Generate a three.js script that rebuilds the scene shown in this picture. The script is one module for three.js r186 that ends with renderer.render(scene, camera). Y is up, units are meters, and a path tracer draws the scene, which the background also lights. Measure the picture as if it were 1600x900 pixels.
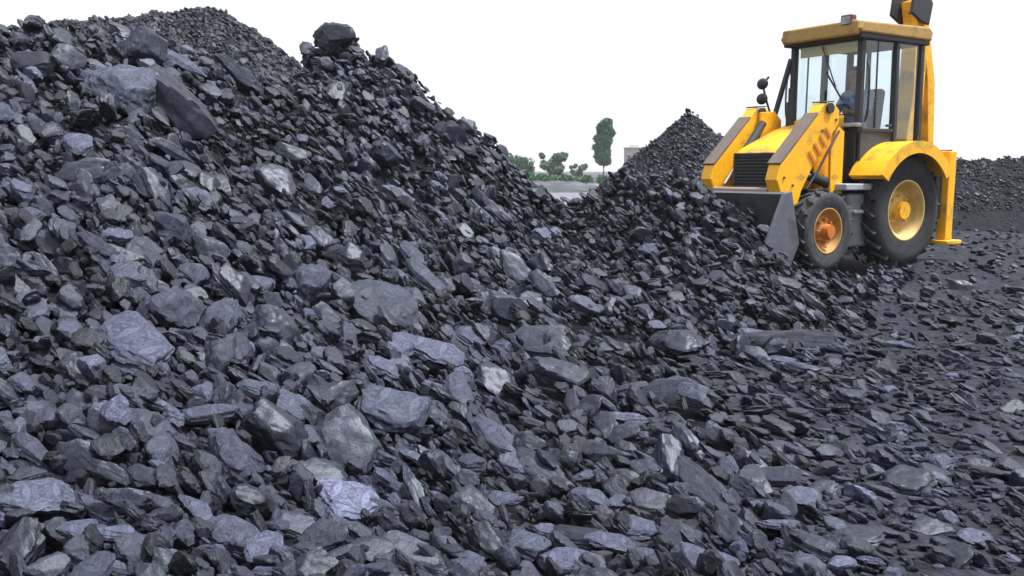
import * as THREE from 'three';
import { ConvexGeometry } from 'three/addons/geometries/ConvexGeometry.js';
import { RoundedBoxGeometry } from 'three/addons/geometries/RoundedBoxGeometry.js';
import { ImprovedNoise } from 'three/addons/math/ImprovedNoise.js';
import { MarchingCubes } from 'three/addons/objects/MarchingCubes.js';
import { mergeGeometries, mergeVertices, toCreasedNormals } from 'three/addons/utils/BufferGeometryUtils.js';

// ------------------------------------------------------------------ camera, sky, sun, exposure
const scene = new THREE.Scene();
const F = 1400, PITCH = 7.5 * Math.PI / 180, EYE = 1.5;
const camera = new THREE.PerspectiveCamera(2 * Math.atan(450 / F) * 180 / Math.PI, 16 / 9, 0.05, 2500);
camera.position.set(0, EYE, 0);
camera.rotation.set(-PITCH, 0, 0);
scene.add(camera);
const renderer = new THREE.WebGLRenderer({ antialias: true });
renderer.setSize(1024, 576);
renderer.toneMapping = THREE.LinearToneMapping;
renderer.toneMappingExposure = 2.0;
renderer.shadowMap.enabled = true;
renderer.shadowMap.type = THREE.PCFSoftShadowMap;

const SUN = new THREE.Vector3(0.42, 1.0, 0.06).normalize();
{ // bright, closed overcast: pale everywhere, a little warm and brighter around the hidden sun
  const w = 256, h = 128, data = new Float32Array(w * h * 4), v = new THREE.Vector3(), nz = new ImprovedNoise();
  for (let j = 0; j < h; j++) for (let i = 0; i < w; i++) {
    const th = (j + 0.5) / h * Math.PI - Math.PI / 2, ph = ((i + 0.5) / w - 0.5) * 2 * Math.PI;
    v.set(Math.cos(th) * Math.cos(ph), Math.sin(th), Math.cos(th) * Math.sin(ph));
    const up = Math.max(v.y, 0), c = Math.max(v.dot(SUN), 0);
    let L = 0.512 + 0.23 * up + 0.4 * Math.pow(c, 6);
    L *= 1 + 0.05 * nz.noise(v.x * 2, v.y * 4, v.z * 2);
    const k = (j * w + i) * 4;
    data[k] = L * 0.975; data[k + 1] = L * 0.995; data[k + 2] = L * 1.05; data[k + 3] = 1;
  }
  const t = new THREE.DataTexture(data, w, h, THREE.RGBAFormat, THREE.FloatType);
  t.mapping = THREE.EquirectangularReflectionMapping; t.magFilter = t.minFilter = THREE.LinearFilter; t.needsUpdate = true;
  scene.background = t; scene.environment = t;
}
const sun = new THREE.DirectionalLight(new THREE.Color(1, 0.985, 0.965), 3.7);
sun.position.copy(SUN).multiplyScalar(60).add(new THREE.Vector3(0, 0, -8));
sun.target.position.set(0, 0, -8);
sun.castShadow = true; sun.shadow.radius = 16; sun.shadow.mapSize.set(2048, 2048);
Object.assign(sun.shadow.camera, { left: -22, right: 22, top: 22, bottom: -22, near: 1, far: 140 });
scene.add(sun, sun.target);
scene.fog = new THREE.FogExp2(new THREE.Color(0.86, 0.9, 0.95), 0.0006);

// ------------------------------------------------------------------ small helpers
function rngOf(seed) { let a = seed >>> 0; return () => { a = (a + 0x6D2B79F5) >>> 0; let t = a; t = Math.imul(t ^ (t >>> 15), t | 1); t ^= t + Math.imul(t ^ (t >>> 7), t | 61); return ((t ^ (t >>> 14)) >>> 0) / 4294967296; }; }
const gaussOf = (r) => () => Math.sqrt(-2 * Math.log(1 - r() * 0.9999999)) * Math.cos(2 * Math.PI * r());
const V = (x, y, z) => new THREE.Vector3(x, y, z);
const noise3 = new ImprovedNoise();
const fbm = (x, y, z, o = 4) => { let s = 0, a = 0.5, f = 1; for (let i = 0; i < o; i++) { s += a * noise3.noise(x * f, y * f, z * f); a *= 0.5; f *= 2.03; } return s; };
const used = new Map();
function numbered(n) { const k = used.get(n) || 0; used.set(n, k + 1); return k ? n + '_' + String(k).padStart(3, '0') : n; }
function tag(o, label, category, group, kind) {
  if (label) o.userData.label = label;
  if (category) o.userData.category = category;
  if (group) o.userData.group = group;
  if (kind) o.userData.kind = kind;
  return o;
}
function group(name, pos, parent = scene) { const g = new THREE.Group(); g.name = parent === scene ? numbered(name) : name; g.position.copy(pos); parent.add(g); return g; }
function mesh(name, geo, mat, parent = scene) {
  const m = new THREE.Mesh(Array.isArray(geo) ? merge(geo) : geo, mat);
  m.name = parent === scene ? numbered(name) : name; m.castShadow = m.receiveShadow = true; parent.add(m); return m;
}
function clean(g) { // same attributes everywhere so that pieces can be joined
  let q = g.index ? g.toNonIndexed() : g;
  for (const k of Object.keys(q.attributes)) if (!['position', 'normal', 'uv'].includes(k)) q.deleteAttribute(k);
  if (!q.attributes.normal) q.computeVertexNormals();
  if (!q.attributes.uv) boxUV(q, 1);
  return q;
}
function merge(list) { return mergeGeometries(list.map(clean)); }
function boxUV(g, s) { // uv in metres, laid from the side each face looks to
  const p = g.attributes.position, uv = new Float32Array(p.count * 2), a = V(), b = V(), c = V(), n = V();
  for (let i = 0; i < p.count; i += 3) {
    a.fromBufferAttribute(p, i); b.fromBufferAttribute(p, i + 1); c.fromBufferAttribute(p, i + 2);
    n.copy(b).sub(a).cross(c.clone().sub(a));
    const x = Math.abs(n.x), y = Math.abs(n.y), z = Math.abs(n.z);
    [a, b, c].forEach((q, k) => { const [u, w] = y >= x && y >= z ? [q.x, q.z] : x >= z ? [q.z, q.y] : [q.x, q.y]; uv[(i + k) * 2] = u * s; uv[(i + k) * 2 + 1] = w * s; });
  }
  g.setAttribute('uv', new THREE.BufferAttribute(uv, 2)); return g;
}
const box = (x0, x1, y0, y1, z0, z1, r = 0.012) => { const w = x1 - x0, h = y1 - y0, d = z1 - z0; const g = new RoundedBoxGeometry(w, h, d, 2, Math.min(r, w * 0.45, h * 0.45, d * 0.45)); g.translate((x0 + x1) / 2, (y0 + y1) / 2, (z0 + z1) / 2); return boxUV(clean(g), 1); };
function plate(pts, z0, z1, bevel = 0.008) { // outline in the x-y plane, given a thickness along z
  const s = new THREE.Shape(pts.map(([x, y]) => new THREE.Vector2(x, y)));
  const g = new THREE.ExtrudeGeometry(s, { depth: z1 - z0 - 2 * bevel, bevelEnabled: bevel > 0, bevelThickness: bevel, bevelSize: bevel, bevelOffset: -bevel, bevelSegments: 2 });
  g.translate(0, 0, z0 + bevel); return boxUV(clean(g), 1);
}
function rod(a, b, r, r2 = r, seg = 10) {
  const d = b.clone().sub(a), g = new THREE.CylinderGeometry(r2, r, d.length(), seg);
  g.applyQuaternion(new THREE.Quaternion().setFromUnitVectors(V(0, 1, 0), d.clone().normalize()));
  g.translate((a.x + b.x) / 2, (a.y + b.y) / 2, (a.z + b.z) / 2); return clean(g);
}
function bar(a, b, w, h, upHint = V(0, 1, 0)) { // square section from a to b
  const d = b.clone().sub(a), g = new RoundedBoxGeometry(d.length(), h, w, 2, Math.min(w, h) * 0.2);
  const x = d.clone().normalize(), z = x.clone().cross(upHint).normalize(), y = z.clone().cross(x);
  g.applyMatrix4(new THREE.Matrix4().makeBasis(x, y, z)); g.translate((a.x + b.x) / 2, (a.y + b.y) / 2, (a.z + b.z) / 2); return boxUV(clean(g), 1);
}
const tube = (pts, r, seg = 24) => clean(new THREE.TubeGeometry(new THREE.CatmullRomCurve3(pts), seg, r, 8));

// ------------------------------------------------------------------ textures
function dataTex(n, fn, srgb) {
  const d = new Uint8Array(n * n * 4);
  for (let j = 0; j < n; j++) for (let i = 0; i < n; i++) { const c = fn(i / n, j / n), k = (j * n + i) * 4; d[k] = c[0] * 255; d[k + 1] = c[1] * 255; d[k + 2] = c[2] * 255; d[k + 3] = 255; }
  const t = new THREE.DataTexture(d, n, n, THREE.RGBAFormat, THREE.UnsignedByteType);
  t.wrapS = t.wrapT = THREE.MirroredRepeatWrapping; t.magFilter = THREE.LinearFilter; t.minFilter = THREE.LinearFilter;
  if (srgb) t.colorSpace = THREE.SRGBColorSpace; t.needsUpdate = true; return t;
}
const cl = (x) => Math.min(1, Math.max(0, x));
// plain noise, laid edge to mirrored edge so that it has no seam
function tileNoise(u, v, f, o, s) { return fbm(u * f + s * 3.7, v * f + s * 1.9, s, o); }
const coalMap = dataTex(384, (u, v) => { const n = tileNoise(u, v, 5, 5, 3.1), m = tileNoise(u, v, 22, 3, 9.2), d = tileNoise(u, v, 3, 3, 17.7); const dust = cl((d - 0.02) * 5) * cl(0.5 + m * 2); const g = cl(0.76 + n * 0.24 + m * 0.5 + dust * 0.06); return [g * (0.985 + dust * 0.015), g * 0.992, g]; }, true);
const coalBump = dataTex(384, (u, v) => { const n = tileNoise(u, v, 7, 5, 5.5), r = 1 - Math.abs(tileNoise(u, v, 9, 4, 12.4)) * 2.4, m = tileNoise(u, v, 40, 2, 2.2); const g = cl(0.4 + n * 0.5 + r * 0.1 + m * 0.3); return [g, g, g]; });
const grime = dataTex(256, (u, v) => { const n = tileNoise(u, v, 4, 5, 21.3), m = tileNoise(u, v, 18, 3, 2.6); const g = cl(0.93 + Math.min(0, n * 0.7 + 0.06) + m * 0.12); return [g, g * (0.985 + 0.015 * g), g * (0.95 + 0.05 * g)]; }, true);

const lin = (r, g, b) => new THREE.Color().setRGB(r, g, b);
const std = (color, roughness, extra = {}) => new THREE.MeshStandardMaterial({ color, roughness, ...extra });
const paintMap = dataTex(512, (u, v) => { const n = tileNoise(u, v, 5, 5, 31.7), m = tileNoise(u, v, 26, 3, 6.1), s = tileNoise(u, v, 60, 2, 8.8); const dust = cl((n + m * 0.5 - 0.03) * 3.2) * 0.5, chip = cl((s + n * 0.6 - 0.34) * 9); const b = 0.93 + m * 0.12; const mix = (a, c, t) => a + (c - a) * t; let q = [0.985 * b, 0.715 * b, 0.04 * b]; q = [mix(q[0], 0.6, dust), mix(q[1], 0.5, dust), mix(q[2], 0.36, dust)]; return [mix(q[0], 0.25, chip), mix(q[1], 0.17, chip), mix(q[2], 0.12, chip)].map(cl); }, true);
const coalMat = new THREE.MeshPhysicalMaterial({ specularIntensity: 0.6, specularColor: lin(0.78, 0.86, 1), color: lin(0.027, 0.0293, 0.0462), roughness: 0.42, map: coalMap, bumpMap: coalBump, bumpScale: 0.0022 });
const dustMat = new THREE.MeshPhysicalMaterial({ specularIntensity: 0.25, color: lin(0.011, 0.012, 0.018), roughness: 0.95, map: coalMap, bumpMap: coalBump, bumpScale: 0.02 });

// ------------------------------------------------------------------ the lie of the land
// a point seen from the eye, at a given depth, as a place in the yard
const cp = Math.cos(PITCH), sp = Math.sin(PITCH);
const seen = (px, py, d) => { const u = (px - 800) / F, v = (450 - py) / F; return V(u * d, EYE + d * (v * cp - sp), -d * (cp + v * sp)); };
function toPixel(p) { const y = p.y - EYE, z = -p.z; const d = z * cp - y * sp; const v = y * cp + z * sp; return [800 + F * p.x / d, 450 - F * v / d, d]; }
const knots = [];
const K = (px, py, d) => knots.push(seen(px, py, d));
const W = (x, y, z) => knots.push(V(x, y, z));
// crest of the main heap, and the fall behind it
const crest = [[-300, 40, 6.7], [-120, 35, 6.9], [0, 32, 7.1], [100, 30, 7.3], [200, 38, 7.6], [245, 56, 8.0], [300, 100, 8.5], [360, 132, 9.0], [410, 150, 9.4], [440, 126, 9.6], [468, 92, 9.8], [500, 58, 9.95], [525, 48, 10], [560, 66, 10.1], [600, 88, 10.2], [650, 118, 10.4], [700, 160, 10.7], [745, 194, 11.0], [790, 238, 11.4], [830, 296, 12], [858, 364, 12.8]];
for (const [px, py, d] of crest) { K(px, py + 12, d); const q = seen(px, py + 12, d), n = q.clone().setY(0).normalize(); W(q.x + n.x * 1.3, Math.max(q.y - 1.0, 0.35), q.z + n.z * 1.3); W(q.x + n.x * 4.5, 0.3, q.z + n.z * 4.5); }
// faces of the main heap
[[-200, 200, 5.5], [-200, 400, 4.2], [-200, 650, 3.1], [-200, 1000, 2.1], [0, 200, 5.8], [0, 400, 4.45], [0, 600, 3.4], [0, 900, 2.4], [200, 200, 6.1], [200, 400, 4.7], [200, 600, 3.55], [200, 900, 2.5], [350, 250, 6.9], [350, 500, 4.5], [350, 750, 3.1],
  [500, 200, 8.3], [500, 300, 7.1], [500, 400, 6.0], [500, 600, 4.2], [500, 900, 2.7], [650, 250, 8.9], [650, 400, 6.8], [650, 550, 5.2], [650, 750, 3.7], [800, 320, 9.7], [800, 400, 7.9], [800, 500, 6.3], [800, 700, 4.2], [800, 900, 2.95],
  [400, 1150, 1.9], [1000, 1150, 2.15], [1400, 1150, 2.15], [0, 1150, 1.8],
  // the low bank of lumps between the two heaps and before the loader
  [880, 392, 13], [915, 376, 13.3], [950, 344, 13.4], [1000, 298, 13], [1060, 292, 12.6], [1110, 292, 11.8], [900, 392, 10.8], [1000, 350, 10.5], [900, 430, 8.2], [1000, 410, 8.6], [1000, 500, 6.8], [1000, 700, 4.25], [1000, 900, 2.95],
  [1110, 310, 10.2], [1150, 318, 9.3], [1185, 345, 8.95], [1100, 350, 9.4], [1150, 400, 8.1], [1195, 412, 8.3], [1150, 500, 6.7], [1245, 428, 8.3], [1300, 428, 8.25], [1345, 440, 8.1], [1400, 452, 8.3],
  // trodden coal dust
  [1300, 500, 7.0], [1400, 500, 7.2], [1200, 560, 6.0], [1400, 600, 5.35], [1200, 700, 4.25], [1400, 750, 4.0], [1200, 900, 2.95], [1400, 900, 3.05], [1600, 500, 7.3], [1600, 600, 5.4], [1600, 900, 3.1], [1800, 700, 4.4]].forEach(([a, b, c]) => K(a, b, c));
// level ground under and round the loader
const LOADER = V(3.01, 0.42, -10.2), YAW = 57 * Math.PI / 180, FWD = V(-Math.sin(YAW), 0, Math.cos(YAW)), LEFT = V(Math.cos(YAW), 0, Math.sin(YAW));
const atLoader = (x, z) => LOADER.clone().addScaledVector(FWD, x).addScaledVector(LEFT, -z);
for (const [x, z] of [[0, -0.7], [0, 0.7], [-1.3, -0.8], [-1.3, 0.8], [-2.6, 0], [-2.6, -1.5], [-0.6, -1.3], [-3.5, 1.5], [-0.8, 1.8], [0.9, -0.95], [-4, -3]]) { const q = atLoader(x, z); W(q.x, 0.42, q.z); }
for (const [x, z] of [[-12, -3], [-12, -8], [-12, -14], [-8, -18], [-2, -19], [4, -19], [9, -18], [12, -13], [12, -6], [10, -2], [6, -0.5], [-3, -0.2], [2, 0.2]]) W(x, x < -9 && z > -9 ? 1.6 : 0.3, z);
// thin-plate surface through the knots
const N = knots.length, TP = (() => {
  const M = N + 3, A = Array.from({ length: M }, () => new Float64Array(M + 1)), phi = (r2) => r2 > 1e-12 ? 0.5 * r2 * Math.log(r2) : 0;
  for (let i = 0; i < N; i++) {
    for (let j = 0; j < N; j++) A[i][j] = phi((knots[i].x - knots[j].x) ** 2 + (knots[i].z - knots[j].z) ** 2);
    A[i][i] += 0.006; A[i][N] = A[N][i] = 1; A[i][N + 1] = A[N + 1][i] = knots[i].x; A[i][N + 2] = A[N + 2][i] = knots[i].z; A[i][M] = knots[i].y;
  }
  for (let c = 0; c < M; c++) {
    let p = c; for (let r = c + 1; r < M; r++) if (Math.abs(A[r][c]) > Math.abs(A[p][c])) p = r;
    [A[c], A[p]] = [A[p], A[c]];
    for (let r = 0; r < M; r++) if (r !== c) { const f = A[r][c] / A[c][c]; if (f) for (let k = c; k <= M; k++) A[r][k] -= f * A[c][k]; }
  }
  return A.map((row, i) => row[M] / row[i]);
})();
const X0 = -11, X1 = 9.5, Z0 = -17, Z1 = -0.6, CELL = 0.07, NX = Math.round((X1 - X0) / CELL), NZ = Math.round((Z1 - Z0) / CELL);
const H = new Float32Array((NX + 1) * (NZ + 1));
const smooth = (a, b, x) => { const t = cl((x - a) / (b - a)); return t * t * (3 - 2 * t); };
for (let j = 0; j <= NZ; j++) for (let i = 0; i <= NX; i++) {
  const x = X0 + i * CELL, z = Z0 + j * CELL; let h = TP[N] + TP[N + 1] * x + TP[N + 2] * z;
  for (let k = 0; k < N; k++) { const r2 = (knots[k].x - x) ** 2 + (knots[k].z - z) ** 2; if (r2 > 1e-12) h += TP[k] * 0.5 * r2 * Math.log(r2); }
  const rel = V(x, 0, z).sub(LOADER), lx = rel.x * FWD.x + rel.z * FWD.z, lz = -(rel.x * LEFT.x + rel.z * LEFT.z);
  const rough = cl((h - 0.2) * 1.6) * 0.8 + 0.2;
  h += rough * (0.11 * fbm(x * 0.9, 3.3, z * 0.9, 3) + 0.13 * fbm(x * 3.1, 7.7, z * 3.1, 3) + 0.07 * noise3.noise(x * 7, 2.2, z * 7));
  h = Math.max(h, 0.1);
  { const e = Math.hypot((lx - 1.3) / 0.55, Math.max(-0.42 - lz, lz - 1.2, 0) / 0.5); h = Math.max(h, 0.42 + 0.82 + 0.26 * smooth(-0.35, 0.2, lz) - 0.5 * e + 0.1 * fbm(x * 3, 1.5, z * 3, 3)); }
  const flat = (1 - smooth(0, 0.5, Math.max(-2.6 - lx, lx - 0.45, Math.abs(lz) - 0.95, 0)));
  h = h * (1 - flat) + 0.42 * flat;
  H[j * (NX + 1) + i] = h;
}
function hAt(x, z) {
  const a = (x - X0) / CELL, b = (z - Z0) / CELL; if (a < 0 || b < 0 || a >= NX || b >= NZ) return 0.3;
  const i = Math.floor(a), j = Math.floor(b), s = a - i, t = b - j, q = j * (NX + 1) + i;
  return (H[q] * (1 - s) + H[q + 1] * s) * (1 - t) + (H[q + NX + 1] * (1 - s) + H[q + NX + 2] * s) * t;
}
function nAt(x, z) { const e = 0.15; return V(hAt(x - e, z) - hAt(x + e, z), 2 * e, hAt(x, z - e) - hAt(x, z + e)).normalize(); }
function cast(px, py, sol = hAt, dMax = 22) { // where a sight line meets the coal
  let prev = 1.2; for (let d = 1.2; d < dMax; d += 0.04) { const p = seen(px, py, d); if (p.y < sol(p.x, p.z)) { const q = seen(px, py, (prev + d) / 2); return { p: V(q.x, sol(q.x, q.z), q.z), d }; } prev = d; }
  return null;
}
// which body of coal a place belongs to: 0 main heap, 1 bank before the loader, 2 trodden yard
const TOE = [[855, 310], [880, 350], [960, 440], [1040, 540], [1150, 640], [1250, 760], [1300, 900], [1350, 1200]];
const BANK = [[1000, 500], [1090, 545], [1170, 560], [1290, 545], [1350, 500], [1380, 465], [1420, 440]];
const lerpAt = (line, key, val, t) => { if (t <= line[0][key]) return line[0][val]; for (let i = 1; i < line.length; i++) if (t <= line[i][key]) { const a = line[i - 1], b = line[i]; return a[val] + (b[val] - a[val]) * (t - a[key]) / (b[key] - a[key]); } return line.at(-1)[val]; };
function zone(x, z) {
  const [px, py] = toPixel(V(x, hAt(x, z), z));
  if (z < -12.8 && x < 0.62) return 0;
  if (px < lerpAt(TOE, 1, 0, py) + 14 * noise3.noise(x * 2, 1, z * 2)) return 0;
  if (px > 1425 || py > lerpAt(BANK, 0, 1, px) + 10 * noise3.noise(x * 2, 5, z * 2)) return 2;
  return 1;
}
// ------------------------------------------------------------------ ground, heaps
const bodies = [null, null, null];
{
  const lists = [[], [], []];
  for (let j = 0; j < NZ; j++) for (let i = 0; i < NX; i++) {
    const x = X0 + (i + 0.5) * CELL, z = Z0 + (j + 0.5) * CELL, q = j * (NX + 1) + i;
    lists[zone(x, z)].push(q, q + NX + 1, q + 1, q + 1, q + NX + 1, q + NX + 2);
  }
  const surf = (idx, base, sink = 0.1) => {
    const map = new Map(), pos = [], uv = [], out = [];
    for (const q of idx) { if (!map.has(q)) { map.set(q, pos.length / 3); const i = q % (NX + 1), j = (q - i) / (NX + 1), x = X0 + i * CELL, z = Z0 + j * CELL; pos.push(x - base.x, H[q] - sink - base.y, z - base.z); uv.push(x * 0.9, z * 0.9); } out.push(map.get(q)); }
    const g = new THREE.BufferGeometry(); g.setIndex(out); g.setAttribute('position', new THREE.Float32BufferAttribute(pos, 3)); g.setAttribute('uv', new THREE.Float32BufferAttribute(uv, 2)); g.computeVertexNormals(); return g;
  };
  const baseA = V(-2.5, 0.3, -7), baseB = V(2.2, 0.4, -9), baseC = V(3, 0.2, -5);
  bodies[0] = tag(group('coal_heap', baseA), 'big main heap of broken coal rising to the ridge with a rounded lump on top', 'coal heap');
  bodies[1] = tag(group('coal_heap', baseB), 'low bank of small coal piled up before the yellow loader and its bucket', 'coal heap');
  mesh('heap_surface', surf(lists[0], baseA), dustMat, bodies[0]);
  mesh('heap_surface', surf(lists[1], baseB), dustMat, bodies[1]);
  const yard = mesh('coal_yard_ground', surf(lists[2], baseC, 0), new THREE.MeshPhysicalMaterial({ specularIntensity: 0.3, color: lin(0.034, 0.0365, 0.051), roughness: 0.9, map: coalMap, bumpMap: coalBump, bumpScale: 0.02 }));
  yard.position.copy(baseC); tag(yard, 'trodden dark coal dust beside the heaps and under the loader', 'ground', null, 'structure');
  bodies[2] = group('coal_dust_crumbs', baseC);
  tag(bodies[2], 'small crumbs of coal scattered over the trodden dust of the yard', 'coal crumbs', null, 'stuff');
}
// two heaps of fine coal behind, each a ridge with slopes at rest
function fineHeap(ridge, slope, label, ext, seed, mat) {
  const n = 110, [x0, x1, z0, z1] = ext, base = V((x0 + x1) / 2, 0.3, (z0 + z1) / 2);
  const hgt = (x, z) => { let h = -9; for (let k = 0; k + 1 < ridge.length; k++) { const a = ridge[k], b = ridge[k + 1], dx = b.x - a.x, dz = b.z - a.z; const t = cl(((x - a.x) * dx + (z - a.z) * dz) / (dx * dx + dz * dz)); h = Math.max(h, a.y + (b.y - a.y) * t - slope * Math.hypot(x - a.x - dx * t, z - a.z - dz * t)); } return Math.max(0.1, h + 0.16 * fbm(x * 1.1, seed, z * 1.1, 3) + 0.12 * fbm(x * 4, seed + 3, z * 4, 3)); };
  const g = new THREE.PlaneGeometry(x1 - x0, z1 - z0, n, n); g.rotateX(-Math.PI / 2);
  const p = g.attributes.position, uv = g.attributes.uv;
  for (let i = 0; i < p.count; i++) { const x = p.getX(i) + base.x, z = p.getZ(i) + base.z; p.setY(i, hgt(x, z) - base.y); uv.setXY(i, x, z); }
  g.computeVertexNormals();
  const o = tag(group('coal_heap', base), label, 'coal heap');
  mesh('heap_surface', g, mat, o);
  return { o, hgt, base, ext };
}
const fineMat = new THREE.MeshPhysicalMaterial({ specularIntensity: 0.3, color: lin(0.018, 0.0195, 0.028), roughness: 0.9, map: coalMap, bumpMap: coalBump, bumpScale: 0.03 });
const heapB = fineHeap([V(-11, 3.3, -13.2), V(-7.0, 3.55, -13.4), seen(318, 14, 14), seen(350, 18, 14.1), V(-4.0, 3.4, -17.5)], 0.72, 'tall dark heap of fine coal whose peak stands behind the main heap', [-13, 1, -20, -9.8], 4.4, fineMat);
const heapC = fineHeap([seen(1075, 176, 17), V(4.25, 2.12, -17.6), V(7.5, 1.7, -19.5), V(17, 1.9, -22)], 0.84, 'pointed heap of fine coal standing behind the loader bucket', [0.4, 18, -26, -13.2], 8.1, fineMat);
{
  const g = new THREE.CircleGeometry(900, 64); g.rotateX(-Math.PI / 2); const p = g.attributes.position, uv = g.attributes.uv;
  for (let i = 0; i < p.count; i++) uv.setXY(i, p.getX(i) * 0.15, p.getZ(i) * 0.15);
  const m = mesh('ground', g, std(lin(0.055, 0.056, 0.07), 0.95, { map: coalMap })); m.position.y = 0.08;
  tag(m, 'pale dusty earth reaching back between the heaps to the trees', 'ground', null, 'structure');
}
{ // pale track running back through the gap
  const s = new THREE.Shape(), out = [[-2, -19], [1.2, -19], [4.5, -40], [9, -95], [-4, -95], [-0.6, -45]]; s.moveTo(...out[0]); out.slice(1).forEach((q) => s.lineTo(...q)); const g = new THREE.ShapeGeometry(s); g.rotateX(Math.PI / 2); const ix = g.index.array; for (let i = 0; i < ix.length; i += 3) { const t = ix[i + 1]; ix[i + 1] = ix[i + 2]; ix[i + 2] = t; } g.computeVertexNormals();
  const m = mesh('dirt_track', g, std(lin(0.15, 0.15, 0.185), 0.95, { map: grime })); m.position.y = 0.09;
  tag(m, 'pale dusty track running back between the heaps', 'track', null, 'structure');
}
{ // grey bank far back in the gap
  const c = seen(872, 272, 62), g = new THREE.PlaneGeometry(26, 14, 70, 40); g.rotateX(-Math.PI / 2); const p = g.attributes.position;
  for (let i = 0; i < p.count; i++) { const x = p.getX(i), z = p.getZ(i), e = Math.max(0, 1 - (x / 3.4) ** 2 * 0.5 - (z / 6) ** 2); p.setY(i, 0.72 * Math.pow(e, 0.8) * (1 + 0.5 * fbm(x * 0.8, 2, z * 0.8, 3)) - 0.12 + 0.1 * fbm(x * 2, 4, z * 2, 2) * e); }
  g.computeVertexNormals();
  const m = mesh('spoil_mound', g, std(lin(0.085, 0.095, 0.11), 0.95, { map: coalMap })); m.position.set(c.x - 0.6, 0.12, c.z);
  tag(m, 'low grey mound far back in the gap between the heaps', 'mound', null, 'structure');
}

// ------------------------------------------------------------------ shapes of broken coal (each about 1 long, flattened in y)
// broken along many planes: bedding planes above and below, fractures round the sides, edges chipped
const DIMS = { block: [0.5, 0.27, 0.37], slab: [0.5, 0.13, 0.33], shard: [0.5, 0.1, 0.15], chip: [0.5, 0.16, 0.27], round: [0.5, 0.3, 0.38] };
function lumpShape(seed, kind, detail) {
  const r = rngOf(seed), gg = gaussOf(r), dims = DIMS[kind], planes = [];
  const round = kind === 'round', sides = round ? 11 : 6 + Math.floor(r() * 4);
  for (const s of [-1, 1]) { planes.push([V(gg() * 0.14, s, gg() * 0.14).normalize(), 0.8 + 0.2 * r()]); if (r() < 0.7) planes.push([V(gg() * 0.7, s, gg() * 0.7).normalize(), 0.85 + 0.25 * r()]); }
  for (let i = 0; i < sides; i++) { const a = (i + 0.8 * (r() - 0.5)) / sides * 6.283; planes.push([V(Math.cos(a), gg() * (round ? 0.6 : 0.32), Math.sin(a)).normalize(), 0.68 + 0.34 * r()]); }
  for (let i = 0; i < (round ? 8 : 3); i++) planes.push([V(gg(), gg(), gg()).normalize(), 0.9 + 0.2 * r()]);
  let g = mergeVertices(new THREE.IcosahedronGeometry(1, detail).deleteAttribute('uv').deleteAttribute('normal'), 1e-4);
  const p = g.attributes.position, v = V(), o = r() * 60, lay = 4 + Math.floor(r() * 5), steps = Array.from({ length: 30 }, () => (r() - 0.5) * 0.13), bend = (r() - 0.5) * 0.5, skew = (r() - 0.5) * 0.6;
  for (let i = 0; i < p.count; i++) {
    v.fromBufferAttribute(p, i).normalize(); let rad = 9;
    for (const [n, d] of planes) { const c = v.dot(n); if (c > 0.05) rad = Math.min(rad, (d + 0.07 * noise3.noise(v.x * 2.2 + o, v.y * 2.2 + d * 9, v.z * 2.2)) / c); }
    rad *= 1 + 0.055 * noise3.noise(v.x * 4 + o, v.y * 5, v.z * 4) + 0.045 * noise3.noise(v.x * 9, v.y * 10 + o, v.z * 9);
    v.multiplyScalar(Math.min(rad, 1.5));
    const st = round ? 0 : steps[(Math.floor((v.y + 1.5 + 0.12 * noise3.noise(v.x * 2, o, v.z * 2)) * lay) % 30 + 30) % 30];
    const x = v.x * (1 + st), z = v.z * (1 + st);
    p.setXYZ(i, (x + skew * z * 0.4) * dims[0], (v.y + bend * x * x * 0.5) * dims[1], z * dims[2]);
  }
  g = toCreasedNormals(g, 0.5);
  return boxUV(g, 1.1);
}
const KINDS = ['block', 'slab', 'shard', 'chip', 'round'];
const fineShapes = {}, roughShapes = {};
KINDS.forEach((k, n) => { fineShapes[k] = []; for (let i = 0; i < 7; i++) fineShapes[k].push(lumpShape(1000 + n * 100 + i * 7, k, 9)); roughShapes[k] = []; for (let i = 0; i < 5; i++) roughShapes[k].push(lumpShape(5000 + n * 100 + i * 7, k, 4)); });
const toneMats = new Map();
function toneMat(t, hue) { // a few shades of coal, from black to dusty pale
  const q = Math.round(Math.pow(t, 1.55) * (t > 1.4 ? 1.18 : 1) * 6) / 6, k = q + '|' + hue; if (!toneMats.has(k)) { const m = coalMat.clone(); m.color = coalMat.color.clone().multiplyScalar(q); if (hue === 1) m.color.multiply(lin(0.98, 1.02, 0.98)); if (q > 1.4) m.roughness = 0.65; toneMats.set(k, m); } return toneMats.get(k);
}
// how a lump lies: long axis along t, flat side towards n
function lie(n, t, spin = 0) { const y = n.clone().normalize(), x = t.clone().addScaledVector(y, -t.dot(y)).normalize(), z = x.clone().cross(y); const q = new THREE.Quaternion().setFromRotationMatrix(new THREE.Matrix4().makeBasis(x, y, z)); if (spin) q.multiply(new THREE.Quaternion().setFromAxisAngle(V(0, 1, 0), spin)); return q; }

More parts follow.
